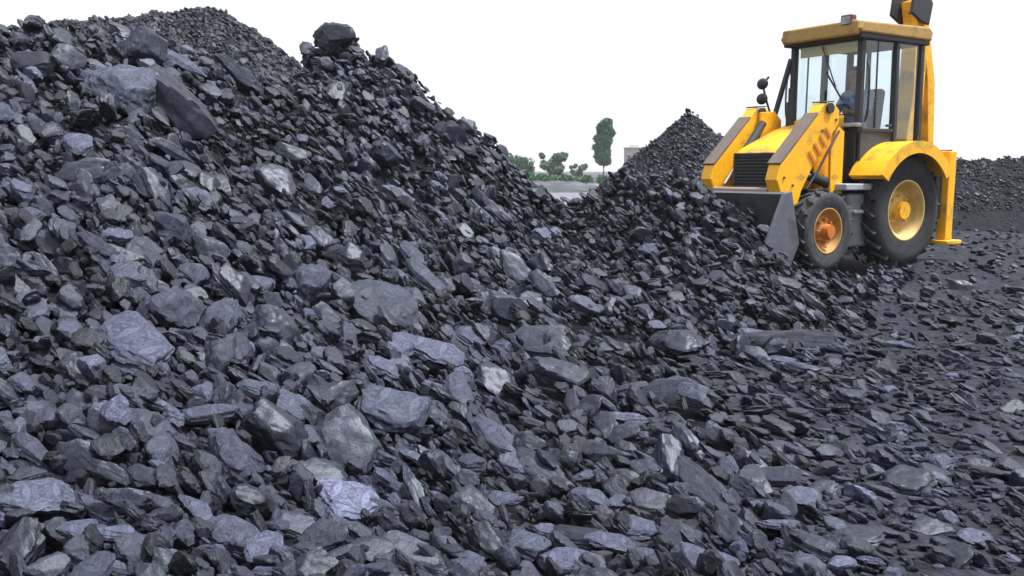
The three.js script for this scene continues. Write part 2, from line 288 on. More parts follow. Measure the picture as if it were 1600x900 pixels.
// the lumps one can name: place in the yard, length and breadth as seen, lie, kind, shade, words
const FEATURES = [
  [262, 172, 125, 78, 28, 'round', 1.0, 'large dark boulder with a paler ridge down its side, high on the slope', 'the ridged boulder'],
  [222, 88, 62, 62, 10, 'block', 1.25, 'squarish blue-grey boulder at the upper end of the crest', 'the squarish crest boulder'],
  [280, 100, 78, 18, 48, 'shard', 1.6, 'long pale sliver leaning against the squarish boulder near the crest', 'the leaning pale sliver'],
  [374, 124, 84, 20, 32, 'shard', 1.3, 'long narrow slab bridging the dip under the rear heap', 'the bridging slab'],
  [522, 70, 52, 46, 0, 'round', 0.9, 'rounded rough lump perched on the very top of the main heap', 'the perched summit lump'],
  [270, 364, 58, 44, 15, 'round', 1.35, 'smooth rounded grey stone with a dark hollow under it', 'the smooth rounded stone'],
  [322, 398, 50, 44, 20, 'block', 1.2, 'purplish block just below the smooth rounded stone', 'the purplish block'],
  [228, 402, 80, 34, 58, 'slab', 1.35, 'long box-shaped slab standing steeply beside the smooth rounded stone', 'the steep box-shaped slab'],
  [300, 434, 46, 32, 20, 'chip', 1.5, 'small pale flake lying below the purplish block', 'the small pale flake'],
  [272, 490, 66, 66, 30, 'block', 1.35, 'lumpy twin-topped block above the wedge-shaped slab', 'the twin-topped block'],
  [216, 550, 120, 72, 62, 'slab', 1.75, 'big pale wedge-shaped slab with a sharp lower edge', 'the pale wedge slab'],
  [340, 566, 66, 50, 70, 'round', 1.3, 'grey-green upright lump beside the pale wedge slab', 'the grey-green upright lump'],
  [408, 452, 36, 34, 80, 'block', 1.6, 'small pale cube of coal alone in a dark patch', 'the small pale cube'],
  [482, 446, 60, 54, 105, 'block', 1.45, 'pale bent lump with a dark hollow in its side', 'the hollowed pale lump'],
  [590, 482, 118, 70, 34, 'slab', 1.35, 'broad smooth slab lying down the middle of the slope', 'the broad smooth slab'],
  [670, 552, 82, 48, 25, 'chip', 1.8, 'whitish broken slab below the broad smooth slab', 'the whitish broken slab'],
  [614, 652, 108, 84, 30, 'block', 1.6, 'big pale fractured block with cracked top', 'the fractured pale block'],
  [540, 696, 112, 92, 75, 'slab', 1.2, 'large smooth dark slab standing beside the fractured pale block', 'the standing dark slab'],
  [428, 686, 102, 60, 16, 'round', 0.85, 'long dark rounded boulder low on the slope', 'the dark long boulder'],
  [464, 642, 60, 32, 10, 'chip', 1.65, 'pale chip resting above the dark long boulder', 'the chip over the boulder'],
  [545, 784, 102, 66, 12, 'slab', 2.6, 'palest stone of all, flat topped with a dark underside', 'the palest flat stone'],
  [390, 788, 64, 48, 15, 'round', 0.8, 'dark rounded lump beside the palest flat stone', 'the dark rounded lump'],
  [418, 866, 68, 48, 85, 'slab', 1.8, 'pale pointed stone standing on end near the bottom', 'the pale pointed stone'],
  [362, 722, 76, 50, 30, 'block', 1.4, 'knobbly grey block under the dark long boulder', 'the knobbly block'],
  [232, 674, 66, 46, 15, 'slab', 1.35, 'purplish triangular slab below the pale wedge slab', 'the triangular slab'],
  [782, 690, 96, 36, 58, 'slab', 1.55, 'long tapering slab sliding down beside dark gaps', 'the tapering slab'],
  [850, 736, 92, 34, 48, 'slab', 1.05, 'long dark bar with a pale edge pointing down the slope', 'the pale-edged bar'],
  [1046, 732, 80, 46, 82, 'round', 1.2, 'upright oval stone beside the longest slab', 'the upright oval stone'],
  [1116, 778, 160, 38, 62, 'slab', 1.15, 'longest slab of all, leaning steeply at the toe of the heap', 'the longest slab'],
  [1080, 700, 76, 28, 65, 'shard', 1.2, 'narrow slab lying over the top of the longest slab', 'the narrow upper slab'],
  [980, 656, 66, 19, 34, 'shard', 1.9, 'bright pale stick of coal over a dark hollow', 'the pale stick'],
  [862, 592, 88, 50, 28, 'round', 1.1, 'rounded grey boulder at mid slope above the pale stick', 'the mid-slope boulder'],
  [842, 540, 104, 54, 22, 'slab', 1.2, 'wide cracked boulder carrying a bright bar on its back', 'the wide cracked boulder'],
  [860, 517, 38, 15, 32, 'shard', 2.1, 'bright small bar on the back of the wide cracked boulder', 'the bright small bar'],
  [1228, 534, 140, 34, 4, 'slab', 0.95, 'big flat half-buried slab at the foot of the bank', 'the half-buried slab'],
  [1178, 524, 46, 18, -6, 'chip', 1.8, 'pale flake at the tip of the half-buried slab', 'the flake at the slab tip'],
  [1258, 782, 66, 28, -28, 'chip', 1.7, 'pale stone tilted upward on the trodden dust', 'the tilted pale stone'],
  [1205, 797, 50, 20, 5, 'chip', 1.6, 'pale flake touching the tilted pale stone', 'the pale touching flake'],
  [1214, 824, 58, 16, 0, 'shard', 1.75, 'thin level pale slab casting a dark shadow below it', 'the level pale slab'],
  [1212, 746, 74, 30, 22, 'slab', 1.3, 'layered grey slab above the tilted pale stone', 'the layered slab'],
  [1000, 832, 48, 38, 30, 'block', 1.65, 'pale cracked lump beside the foot of the longest slab', 'the pale cracked lump'],
  [1082, 880, 62, 46, 60, 'round', 1.75, 'rounded pale stone at the bottom below the longest slab', 'the rounded pale stone'],
  [926, 786, 54, 36, 20, 'block', 1.6, 'pale angular lump below the pale-edged bar', 'the pale angular lump'],
  [820, 862, 66, 54, 80, 'block', 1.6, 'pale ribbed block standing near the bottom', 'the ribbed block'],
  [718, 622, 56, 38, 75, 'slab', 1.55, 'upright pale slab above the tapering slab', 'the upright pale slab'],
  [1372, 706, 50, 22, 15, 'slab', 1.25, 'flat dark-edged slab alone on the yard dust', 'the lone yard slab'],
  [846, 370, 30, 24, 20, 'block', 2.0, 'bright pale cube high in the valley between the heaps', 'the bright valley cube'],
  [622, 301, 36, 16, 8, 'chip', 2.0, 'bright flake halfway up the main heap', 'the bright halfway flake'],
  [672, 446, 76, 26, 52, 'shard', 1.45, 'long pointed shard aiming down beside the broad smooth slab', 'the long pointed shard'],
  [622, 433, 38, 15, 26, 'shard', 1.8, 'short bright bar above the broad smooth slab', 'the short bright bar'],
  [750, 336, 42, 26, 38, 'chip', 1.7, 'pale chip on the upper slope facing the valley', 'the valley-side chip'],
  [702, 208, 50, 24, 20, 'slab', 1.35, 'grey slab just under the falling ridge line', 'the ridge slab'],
  [742, 190, 34, 30, 60, 'block', 1.1, 'dark block sticking out of the falling ridge line', 'the ridge block'],
  [425, 292, 62, 44, 20, 'round', 1.2, 'smooth grey hump in the middle of the upper slope', 'the smooth hump'],
  [600, 250, 44, 34, 30, 'round', 1.1, 'greyish hump below the perched summit lump', 'the greyish hump'],
  [240, 300, 60, 40, 30, 'block', 1.1, 'purple-grey block under the ridged boulder', 'the purple-grey block'],
  [350, 690, 50, 36, 40, 'chip', 1.2, 'slanted flake between the triangular slab and the dark long boulder', 'the slanted flake'],
  [650, 868, 110, 46, 38, 'slab', 1.25, 'long layered slab sliding out at the bottom', 'the layered bottom slab'],
  [735, 800, 74, 52, 70, 'block', 1.2, 'blocky grey lump above the layered bottom slab', 'the blocky bottom lump'],
  [1060, 545, 70, 50, 25, 'block', 1.1, 'smooth dark block below the bank, near the half-buried slab', 'the smooth dark block'],
];
const bigs = [], used2d = [];
const rLump = rngOf(77), gLump = gaussOf(rLump);
function putLump(px, py, wpx, hpx, ang, kind, tone, label, grp, steep = 0.55) {
  const hit = cast(px, py); if (!hit) return null;
  const { p, d } = hit, n = nAt(p.x, p.z), a = ang * Math.PI / 180;
  const toEye = V(0, EYE, 0).sub(p).normalize(), up = V(0, cp, -sp);
  const face = n.clone().lerp(toEye, tone > 1.55 && kind !== 'round' ? 0.2 : steep).add(V(gLump(), gLump(), gLump()).multiplyScalar(0.1)).normalize();
  const long = V(1, 0, 0).multiplyScalar(Math.cos(a)).addScaledVector(up, -Math.sin(a));
  const L = wpx * d / F, M = hpx * d / F, T = { block: 0.62, slab: 0.34, shard: 0.6, chip: 0.5, round: 0.7 }[kind] * Math.min(L, M);
  const shapes = fineShapes[kind], dims = DIMS[kind].map((q) => q * 2 * 0.84);
  const flat = tone > 1.55 && kind !== 'round' ? 0.2 : steep, m = mesh('coal_lump', shapes[Math.floor(rLump() * shapes.length)], toneMat(tone, Math.floor(rLump() * 3)));
  m.scale.set(L / dims[0] * 0.96, T / dims[1], M / dims[2] * (flat < steep ? 1.15 : 0.98));
  m.quaternion.copy(lie(face, long)); if (rLump() < 0.5) m.quaternion.multiply(new THREE.Quaternion(0, 1, 0, 0));
  m.position.copy(p).addScaledVector(n, T * 0.22);
  if (label.includes('perched')) m.position.y += 0.03;
  tag(m, label, 'coal lump', grp);
  used2d.push([px, py, Math.max(wpx, hpx) * 0.5, Math.min(wpx, hpx) * 0.5, a]);
  bigs.push({ m, px, py, d, L, kind, tone }); return m;
}
for (const [px, py, w, h, a, kind, tone, label] of FEATURES) putLump(px, py, w, h, a, kind, tone, label, 'named lumps of coal on the heaps');
const NF = FEATURES.length;
{ // the next largest lumps, wherever there is room between those
  const r = rngOf(4242), g = gaussOf(r), taken = new Set();
  const shapeWord = { block: 'blocky', slab: 'flat', shard: 'narrow', chip: 'flaky', round: 'rounded' };
  let made = 0;
  for (let tries = 0; tries < 9000 && made < 240; tries++) {
    const px = -20 + r() * 1640, py = 60 + Math.pow(r(), 0.62) * 850, hit = cast(px, py); if (!hit) continue;
    const zn = zone(hit.p.x, hit.p.z); if (zn === 2 && r() < 0.82) continue; if (zn === 1 && r() < 0.5) continue;
    const rel = hit.p.clone().sub(LOADER); if (Math.abs(rel.x * LEFT.x + rel.z * LEFT.z) < 1.1 && rel.dot(FWD) > -3 && rel.dot(FWD) < 1.3) continue;
    const s = Math.max(0.1, 0.15 * Math.exp(0.36 * g())), w = s * F / hit.d; if (w < 30 || w > 92) continue;
    const kind = KINDS[[0, 1, 1, 1, 1, 2, 2, 3, 3][Math.floor(r() * 9)]], asp = { block: 0.78, slab: 0.6, shard: 0.32, chip: 0.6, round: 0.78 }[kind] * (0.85 + 0.3 * r());
    const rad = w * 0.5; let ok = true;
    for (const [x, y, ra, rb] of used2d) if (Math.hypot(x - px, y - py) < 0.62 * (rad + (ra + rb) * 0.5)) { ok = false; break; }
    if (!ok) continue;
    const tone = Math.max(0.5, Math.min(1.8, 1.12 * Math.exp(0.38 * g())));
    const near = FEATURES.map((f) => [Math.hypot(f[0] - px, f[1] - py), f]).sort((a, b) => a[0] - b[0]);
    const shade = tone > 1.3 ? 'pale' : tone < 0.85 ? 'dark' : 'grey';
    let label = null;
    for (const c of [0, 1, 2, 3]) { // say where it lies by the lump one can name
      const f = near[c][1], dx = px - f[0], dy = py - f[1], rel2 = Math.abs(dy) > Math.abs(dx) ? (dy < 0 ? 'above' : 'below') : 'beside', far = near[c][0] > 110 ? 'some way ' : '';
      const t = `${shade} ${shapeWord[kind]} coal lump ${far}${rel2} ${f[8]}`; if (!taken.has(t)) { label = t; break; }
    }
    if (!label) { const t = `${shade} ${shapeWord[kind]} lump between ${near[0][1][8]} and ${near[1][1][8]}`; label = t; }
    taken.add(label);
    const m = putLump(px, py, w, w * asp, 40 + 38 * g(), kind, tone, label, ['larger coal lumps on the main heap', 'larger coal lumps on the low bank', 'lumps on the yard'][zn], 0.25 + 0.5 * r());
    if (m) made++;
  }
  console.log('lumps', made + NF);
}
{ // everything smaller: real lumps in their thousands, too many to count
  const r = rngOf(99), g = gaussOf(r), all = [];
  const down = V();
  function scatter(x, y, z, n, s, zn, tone, tilt) {
    down.set(0.75, -0.45, 0.45 + 0.3 * n.z).normalize();
    const face = n.clone().add(V(0.22, 0.12, -0.1)).add(V(g(), g(), g()).multiplyScalar(tilt)).normalize();
    const dip = zn !== 2 && r() < (z > -5 && x < -0.3 ? 0.35 : 0.65); if (dip) { down.set(0.72, -0.66, 0.1 + 0.3 * r()); face.addScaledVector(down, -face.dot(down) / down.lengthSq()).normalize(); }
    const long = down.clone().add(V(g(), g() * 0.5, g()).multiplyScalar(dip ? 0.3 : 0.42)); if (dip) { long.normalize(); face.addScaledVector(long, -face.dot(long)).normalize(); };
    all.push({ p: V(x, y, z), q: lie(face, long), s, zn, tone, kind: (zn === 0 ? [0, 0, 0, 1, 2, 3, 3, 4, 0] : [0, 0, 1, 1, 2, 3, 3, 4, 1])[Math.floor(r() * 9)], v: Math.floor(r() * 5), st: V(1, 0.8 + 0.5 * r(), 0.8 + 0.4 * r()) });
  }
  const capPx = 52, onNamed = (px, py) => { for (const [x, y, a, b, t] of used2d) { const dx = px - x, dy = py - y, u = dx * Math.cos(t) + dy * Math.sin(t), v = dy * Math.cos(t) - dx * Math.sin(t); if ((u / a) ** 2 + (v / b) ** 2 < 0.9) return true; } return false; };
  for (let pass = 0; pass < 2; pass++) {
    const count = pass ? 16000 : 44000;
    for (let i = 0; i < count; i++) {
      const px = -350 + r() * 2300, py = -10 + r() * 1120, hit = cast(px, py); if (!hit) continue;
      if (r() < 0.93 && onNamed(px, py)) continue;
      const { p, d } = hit, zn = zone(p.x, p.z), rel = p.clone().sub(LOADER), lx = rel.dot(FWD), lz = rel.dot(LEFT);
      const clear = Math.abs(lz) < 0.95 && lx > -3 && lx < 0.6;
      if (clear && r() < 0.9) continue;
      let s = pass ? 0.045 * Math.exp(0.4 * g()) : 0.1 * Math.exp(0.5 * g());
      if (zn === 1) s *= 0.92;
      if (zn === 2) { const patch = fbm(p.x * 0.8, 9, p.z * 0.8, 3); const near = smooth(1440, 1250, px); if (r() > 0.66 + 0.4 * near + patch * 1.4) continue; s *= 0.7 + 0.38 * near; }
      if (clear) s *= 0.4;
      s = Math.max(s, 7 * d / F); s = Math.min(s, capPx * d / F, 0.3);
      { const w = s * F / d; if (r() > (pass ? 1.1 : 3.1) / (w * w * 0.6 * count / 2.6e6)) continue; }
      const n = nAt(p.x, p.z), lift = zn === 2 ? 0.05 + 0.22 * r() : (pass ? -1.6 + 1.5 * r() : -0.6 + 0.95 * r());
      scatter(p.x, p.y + s * lift, p.z, n, s, zn, Math.min(3.6, Math.exp(0.6 * g() - 0.04 + 0.9 * fbm(p.x * 0.7, p.y, p.z * 0.7, 2))) * (zn === 2 ? 1.1 : 1), zn === 2 ? 0.38 : 0.65);
    }
  }
  for (let i = 0; i < 9000; i++) { // the sides one does not see from here
    const x = X0 + r() * (X1 - X0), z = Z0 + r() * (Z1 - Z0), zn = zone(x, z), y = hAt(x, z), rel = V(x, 0, z).sub(LOADER); if (zn === 2 && r() < 0.9) continue; if (Math.abs(rel.dot(LEFT)) < 1.1 && rel.dot(FWD) > -3.2 && rel.dot(FWD) < 0.7) continue;
    const d = Math.max(1, -z), s = Math.min(0.1 * Math.exp(0.4 * g()), capPx * d / F) * (zn === 2 ? 0.4 : 1);
    scatter(x, y + s * 0.15, z, nAt(x, z), s, zn, Math.exp(0.3 * g()), 0.45);
  }
  function pour(items, parent, base, mat, name) {
    const byShape = new Map(); for (const o of items) { const k = o.kind * 5 + o.v; (byShape.get(k) || byShape.set(k, []).get(k)).push(o); }
    const m4 = new THREE.Matrix4(), c = new THREE.Color();
    for (const [k, list] of byShape) {
      const im = new THREE.InstancedMesh(roughShapes[KINDS[Math.floor(k / 5)]][k % 5], mat, list.length); im.name = name; im.castShadow = im.receiveShadow = true; im.userData.kind = 'stuff';
      list.forEach((o, i) => { im.setMatrixAt(i, m4.compose(o.p.clone().sub(base), o.q, o.st.clone().multiplyScalar(o.s))); const h = r(); im.setColorAt(i, c.setRGB(o.tone * (h < 0.2 ? 0.97 : h > 0.8 ? 1.04 : 1), o.tone, o.tone * (h > 0.6 ? 0.96 : 1))); });
      im.instanceMatrix.needsUpdate = true; parent.add(im);
    }
  }
  const rubbleMat = coalMat.clone(); rubbleMat.bumpScale = 0.004;
  [0, 1].forEach((k) => pour(all.filter((o) => o.zn === k), bodies[k], bodies[k].position, rubbleMat, 'coal_rubble'));
  pour(all.filter((o) => o.zn === 2), bodies[2], bodies[2].position, rubbleMat, 'coal_crumb_scatter');
  for (const [hp, cnt, s0] of [[heapB, 20000, 0.065], [heapC, 24000, 0.05]]) { // fine coal on the two rear heaps
    const items = [], [x0, x1, z0, z1] = hp.ext; all.length = 0;
    for (let i = 0; i < cnt; i++) { let x = x0 + r() * (x1 - x0), z = z0 + r() * (z1 - z0); if (i % 4) { const pb = hp === heapB ? [-60, 520, 0, 170] : [860, 1640, 150, 330], hit = cast(pb[0] + r() * (pb[1] - pb[0]), pb[2] + r() * (pb[3] - pb[2]), hp.hgt, 27); if (!hit) continue; x = hit.p.x; z = hit.p.z; } const y = hp.hgt(x, z); if (y < 0.15) continue; const n = V(hp.hgt(x - 0.1, z) - hp.hgt(x + 0.1, z), 0.2, hp.hgt(x, z - 0.1) - hp.hgt(x, z + 0.1)).normalize(); const s = s0 * Math.exp(0.35 * g()); scatter(x, y + s * 0.1, z, n, s, 0, 0.7 * Math.exp(0.3 * g()), 0.6); }
    pour(all.slice(), hp.o, hp.base, rubbleMat, 'coal_rubble');
  }
}
// ------------------------------------------------------------------ the backhoe loader (x ahead, z to its right; the side towards us is -z)
const yellow = std(lin(1, 1, 1), 0.5, { map: paintMap });
const dusty = yellow;
const brownTop = std(lin(0.15, 0.115, 0.1), 0.85, { map: grime });
const black = std(lin(0.018, 0.02, 0.024), 0.6);
const darkGrey = std(lin(0.045, 0.05, 0.058), 0.7, { map: grime });
const steel = std(lin(0.13, 0.14, 0.175), 0.55, { map: grime, metalness: 0.3, bumpMap: coalBump, bumpScale: 0.004 });
const paleGrey = std(lin(0.34, 0.36, 0.42), 0.6, { map: grime });
const rubber = std(lin(0.055, 0.058, 0.066), 0.85, { map: coalMap, bumpMap: coalBump, bumpScale: 0.004 });
const rubberDark = std(lin(0.028, 0.029, 0.034), 0.88, { map: coalMap });
const rustRed = std(lin(0.13, 0.028, 0.014), 0.65, { map: grime });
const orange = std(lin(0.62, 0.17, 0.02), 0.6, { map: grime });
const chrome = std(lin(0.6, 0.6, 0.62), 0.25, { metalness: 0.9 });
const glass = new THREE.MeshPhysicalMaterial({ color: lin(0.93, 0.97, 0.98), roughness: 0.03, transmission: 1, thickness: 0, ior: 1.5 });
const cream = std(lin(0.4, 0.25, 0.07), 0.75, { map: grime });
const loader = tag(group('backhoe_loader', LOADER), 'yellow backhoe loader with glazed black cab working at the coal bank', 'backhoe loader');
loader.rotation.y = Math.atan2(-FWD.z, FWD.x);
const L = (name, geo, mat, parent = loader) => mesh(name, geo, mat, parent);

L('chassis', [box(-1.95, 0.3, 0.45, 0.78, -0.22, 0.22), box(-1.9, -0.3, 0.75, 0.98, -0.3, 0.3)], darkGrey);
L('front_axle', [rod(V(0, 0.42, -0.55), V(0, 0.42, 0.55), 0.07), box(-0.12, 0.12, 0.4, 0.62, -0.14, 0.14)], darkGrey);
L('rear_axle', rod(V(-1.3, 0.62, -0.55), V(-1.3, 0.62, 0.55), 0.12), darkGrey);
function wheel(R, w, rimR, lugs, matT, rimMat, hubMat, side) {
  const pr = [[rimR, -w * 0.36], [rimR + 0.03, -w * 0.45], [R * 0.82, -w * 0.5], [R * 0.94, -w * 0.46], [R * 0.975, -w * 0.34], [R * 0.985, 0], [R * 0.975, w * 0.34], [R * 0.94, w * 0.46], [R * 0.82, w * 0.5], [rimR + 0.03, w * 0.45], [rimR, w * 0.36]].map(([a, b]) => new THREE.Vector2(a, b));
  const t = clean(new THREE.LatheGeometry(pr, 48)); t.rotateX(Math.PI / 2);
  const list = [t];
  for (let i = 0; i < lugs; i++) for (const s of [-1, 1]) { // slanting bars of the tread
    const a = (i + (s > 0 ? 0.5 : 0)) / lugs * 2 * Math.PI, g = new RoundedBoxGeometry(R * 0.075, R * 0.1, w * 0.56, 1, R * 0.015); g.rotateY(s * 0.75); g.translate(0, R * 0.985, s * w * 0.23); g.rotateZ(a); list.push(boxUV(clean(g), 1));
  }
  const o = new THREE.Group(); o.name = 'wheel'; loader.add(o);
  L('tyre', list, matT, o);
  const o1 = -w * 0.5; // outer face on the near side
  const rp = [[0.001, -0.06], [rimR * 0.35, -0.06], [rimR * 0.5, -0.02], [rimR * 0.78, -0.005], [rimR * 0.86, -w * 0.3], [rimR * 1.0, -w * 0.43], [rimR * 1.06, -w * 0.44], [rimR * 1.06, -w * 0.38], [rimR * 0.98, -w * 0.36], [rimR * 0.98, w * 0.4]].map(([a, b]) => new THREE.Vector2(a, b));
  const rim = clean(new THREE.LatheGeometry(rp, 40)); rim.rotateX(Math.PI / 2); // lathe y becomes z
  L('rim', rim, rimMat, o);
  const hub = [rod(V(0, 0, -0.14), V(0, 0, -0.03), rimR * 0.3, rimR * 0.34, 18)];
  for (let k = 0; k < 8; k++) { const a = k / 8 * 6.283; hub.push(rod(V(Math.cos(a) * rimR * 0.52, Math.sin(a) * rimR * 0.52, -0.075), V(Math.cos(a) * rimR * 0.52, Math.sin(a) * rimR * 0.52, -0.02), 0.014, 0.014, 6)); }
  L('hub', hub, hubMat, o);
  if (side > 0) o.rotation.y = Math.PI; void o1; return o;
}
const dirtyRim = std(lin(0.46, 0.23, 0.05), 0.7, { map: grime });
for (const s of [-1, 1]) { const w = wheel(0.435, 0.23, 0.235, 18, rubber, dirtyRim, orange, s); w.position.set(0, 0.43, s * 0.6); w.rotation.y += 0.05; }
for (const s of [-1, 1]) { const w = wheel(0.63, 0.36, 0.33, 20, rubberDark, std(lin(0.62, 0.42, 0.13), 0.7, { map: grime }), yellow, s); w.position.set(-1.3, 0.62, s * 0.6); }
// bonnet with its slatted grille
const bonnet = L('bonnet', plate([[-0.72, 0.86], [0.36, 0.86], [0.4, 0.92], [0.4, 1.24], [0.33, 1.31], [-0.2, 1.53], [-0.72, 1.70]], -0.31, 0.31, 0.03), dusty);
L('bonnet_side', [plate([[-0.7, 0.88], [0.3, 0.9], [0.3, 1.2], [-0.7, 1.5]], -0.318, -0.306, 0.003), plate([[-0.7, 0.88], [0.3, 0.9], [0.3, 1.2], [-0.7, 1.5]], 0.306, 0.318, 0.003)], yellow, bonnet);
const grille = L('grille', [box(0.395, 0.412, 0.90, 1.25, -0.27, 0.27, 0.006)], black);
L('grille_frame', [box(0.40, 0.435, 0.88, 0.91, -0.285, 0.285), box(0.40, 0.435, 1.24, 1.27, -0.285, 0.285), box(0.40, 0.435, 0.91, 1.24, -0.285, -0.255), box(0.40, 0.435, 0.91, 1.24, 0.255, 0.285)], darkGrey, grille);
for (let k = 0; k < 9; k++) { const g = box(-0.006, 0.006, -0.016, 0.016, -0.25, 0.25, 0.003); g.rotateZ(-0.6); g.translate(0.42, 0.935 + k * 0.036, 0); L('slat', g, std(lin(0.03, 0.04, 0.042), 0.5), grille); }
L('front_counterweight', box(0.32, 0.44, 0.72, 0.86, -0.3, 0.3, 0.02), rustRed);
for (const s of [-1, 1]) { const h = L('headlight', rod(V(0.44, 0.84, s * 0.2), V(0.46, 0.84, s * 0.2), 0.045, 0.05, 16), paleGrey); void h; }
// loader arms, one each side of the bonnet
for (const s of [-1, 1]) {
  const z0 = s < 0 ? -0.55 : 0.39, z1 = s < 0 ? -0.39 : 0.55;
  const arm = L('loader_arm', plate([[-0.3, 1.58], [-0.3, 1.72], [-0.2, 1.80], [-0.04, 1.79], [0.08, 1.65], [0.62, 1.13], [0.67, 0.98], [0.58, 0.80], [0.44, 0.68], [0.32, 0.72], [0.27, 0.86], [0.1, 1.12], [-0.1, 1.36]], z0, z1, 0.012), yellow);
  L('arm_top', [bar(V(0.06, 1.685, (z0 + z1) / 2), V(0.63, 1.145, (z0 + z1) / 2), 0.175, 0.02), bar(V(-0.2, 1.815, (z0 + z1) / 2), V(-0.04, 1.805, (z0 + z1) / 2), 0.165, 0.015)], brownTop, arm);
  const zo = s < 0 ? z0 - 0.012 : z1 + 0.012;
  L('pivot_pin', [rod(V(-0.12, 1.74, z0 - 0.03), V(-0.12, 1.74, z1 + 0.03), 0.055, 0.055, 16), rod(V(0.5, 0.8, z0 - 0.03), V(0.5, 0.8, z1 + 0.03), 0.045, 0.045, 16)], black, arm);
  const marks = []; for (let k = 0; k < 4; k++) { const b = box(-0.018, 0.018, -0.085, 0.085, -0.003, 0.003, 0.002); b.rotateZ(-0.7); b.translate(-0.12 + k * 0.085, 1.47 - k * 0.085, zo); marks.push(b); }
  if (s < 0) L('warning_stripe', marks, orange, arm);
  L('loader_tower', [plate([[-0.42, 0.78], [-0.42, 1.66], [-0.3, 1.76], [-0.06, 1.74], [-0.06, 1.28], [-0.16, 0.98], [-0.2, 0.78]], s < 0 ? -0.38 : 0.345, s < 0 ? -0.345 : 0.38, 0.008)], yellow);
  L('tower_plate', plate([[-0.42, 0.82], [-0.42, 1.5], [-0.31, 1.55], [-0.2, 1.3], [-0.22, 0.82]], s < 0 ? -0.535 : 0.50, s < 0 ? -0.50 : 0.535, 0.008), yellow);
  const zc = s * 0.47;
  const ram = L('lift_ram', rod(V(-0.3, 0.92, zc), V(0.05, 1.02, zc), 0.055, 0.055, 14), black); L('ram_rod', rod(V(0.05, 1.02, zc), V(0.32, 1.08, zc), 0.028, 0.028, 12), chrome, ram);
  const ram2 = L('tilt_ram', rod(V(-0.1, 1.62, zc - s * 0.13), V(0.26, 1.2, zc - s * 0.13), 0.045, 0.045, 14), darkGrey); L('ram_rod', rod(V(0.26, 1.2, zc - s * 0.13), V(0.5, 0.92, zc - s * 0.13), 0.024, 0.024, 12), chrome, ram2);
  L('tipping_link', plate([[0.14, 0.80], [0.34, 0.84], [0.42, 0.70], [0.34, 0.53], [0.2, 0.50], [0.13, 0.62]], s < 0 ? -0.37 : 0.31, s < 0 ? -0.31 : 0.37, 0.008), dusty);
  const hose = tube([V(-0.28, 1.5, s * 0.57), V(-0.1, 1.3, s * 0.585), V(0.05, 1.08, s * 0.58), V(0.22, 0.88, s * 0.57)], 0.013); L('hydraulic_hose', hose, black);
}
L('arm_crossbar', rod(V(0.6, 0.86, -0.39), V(0.6, 0.86, 0.39), 0.035, 0.035, 14), std(lin(0.3, 0.22, 0.2), 0.7, { map: grime }));
{ // bucket resting in the coal
  const prof = [[0.84, 0.86], [0.93, 0.84], [0.86, 0.6], [0.82, 0.36], [0.86, 0.2], [0.98, 0.13], [1.36, 0.1], [1.38, 0.06], [0.95, 0.06], [0.79, 0.14], [0.72, 0.34], [0.74, 0.6]];
  const b = L('bucket', plate(prof, -0.86, 0.86, 0.006), std(lin(0.06, 0.064, 0.08), 0.6, { map: grime, bumpMap: coalBump, bumpScale: 0.004 }));
  for (const s of [-1, 1]) L('bucket_side', plate([[0.84, 0.87], [0.95, 0.85], [1.22, 0.3], [1.38, 0.08], [0.84, 0.07], [0.70, 0.34]], s < 0 ? -0.9 : 0.862, s < 0 ? -0.862 : 0.9, 0.006), steel, b);
  for (let k = 0; k < 8; k++) L('bucket_tooth', plate([[1.34, 0.05], [1.34, 0.13], [1.5, 0.07], [1.5, 0.055]], -0.8 + k * 0.22, -0.73 + k * 0.22, 0.004), darkGrey, b);
  L('bucket_bracket', [plate([[0.52, 0.86], [0.6, 0.7], [0.78, 0.5], [0.78, 0.8]], -0.4, -0.36, 0.004), plate([[0.52, 0.86], [0.6, 0.7], [0.78, 0.5], [0.78, 0.8]], 0.36, 0.4, 0.004)], darkGrey, b);
}
// under the cab
L('engine_side_panel', box(-0.8, -0.44, 0.95, 1.52, -0.36, -0.30), black); L('engine_side_panel', box(-0.8, -0.44, 0.95, 1.52, 0.30, 0.36), black);
L('cab_step', [box(-0.98, -0.3, 0.86, 0.93, -0.68, -0.3), box(-0.92, -0.5, 0.6, 0.64, -0.66, -0.4)], paleGrey);
L('fuel_tank', box(-0.82, -0.42, 0.22, 0.82, -0.62, -0.28, 0.04), std(lin(0.16, 0.18, 0.2), 0.7, { map: grime }));
L('battery_box', box(-0.82, -0.42, 0.3, 0.82, 0.28, 0.62, 0.04), darkGrey);
// cab
const cab = group('cab', V(0, 0, 0), loader);
const yF = 1.56, yT = 2.56, xF = -0.75, xB = -1.34, xR = -1.85, zw = 0.46, zr = 0.5;
L('cab_floor', box(xR, xF, 0.96, 1.04, -0.5, 0.5), black, cab);
L('cab_lower_front', [box(xF - 0.03, xF + 0.03, 1.02, yF, -0.45, 0.45), box(xF + 0.03, xF + 0.045, 1.1, 1.5, -0.3, 0.3)], black, cab);
L('cowl', box(xF - 0.02, xF + 0.09, yF, yF + 0.045, -0.5, 0.46), paleGrey, cab);
L('cab_rear_wall', box(xR, xR + 0.04, 1.04, 1.4, -0.5, 0.5), black, cab);
L('door_panel', [plate([[xF, 1.04], [xF, 1.52], [xB, 1.52], [xB, 1.36], [xB + 0.2, 1.04]], -0.5, -0.465, 0.006), plate([[xF, 1.04], [xF, 1.52], [xB, 1.52], [xB, 1.36], [xB + 0.2, 1.04]], 0.465, 0.5, 0.006)], darkGrey, cab);
const post = (name, a, b, w, h) => L(name, bar(a, b, w, h, V(1, 0, 0)), black, cab);
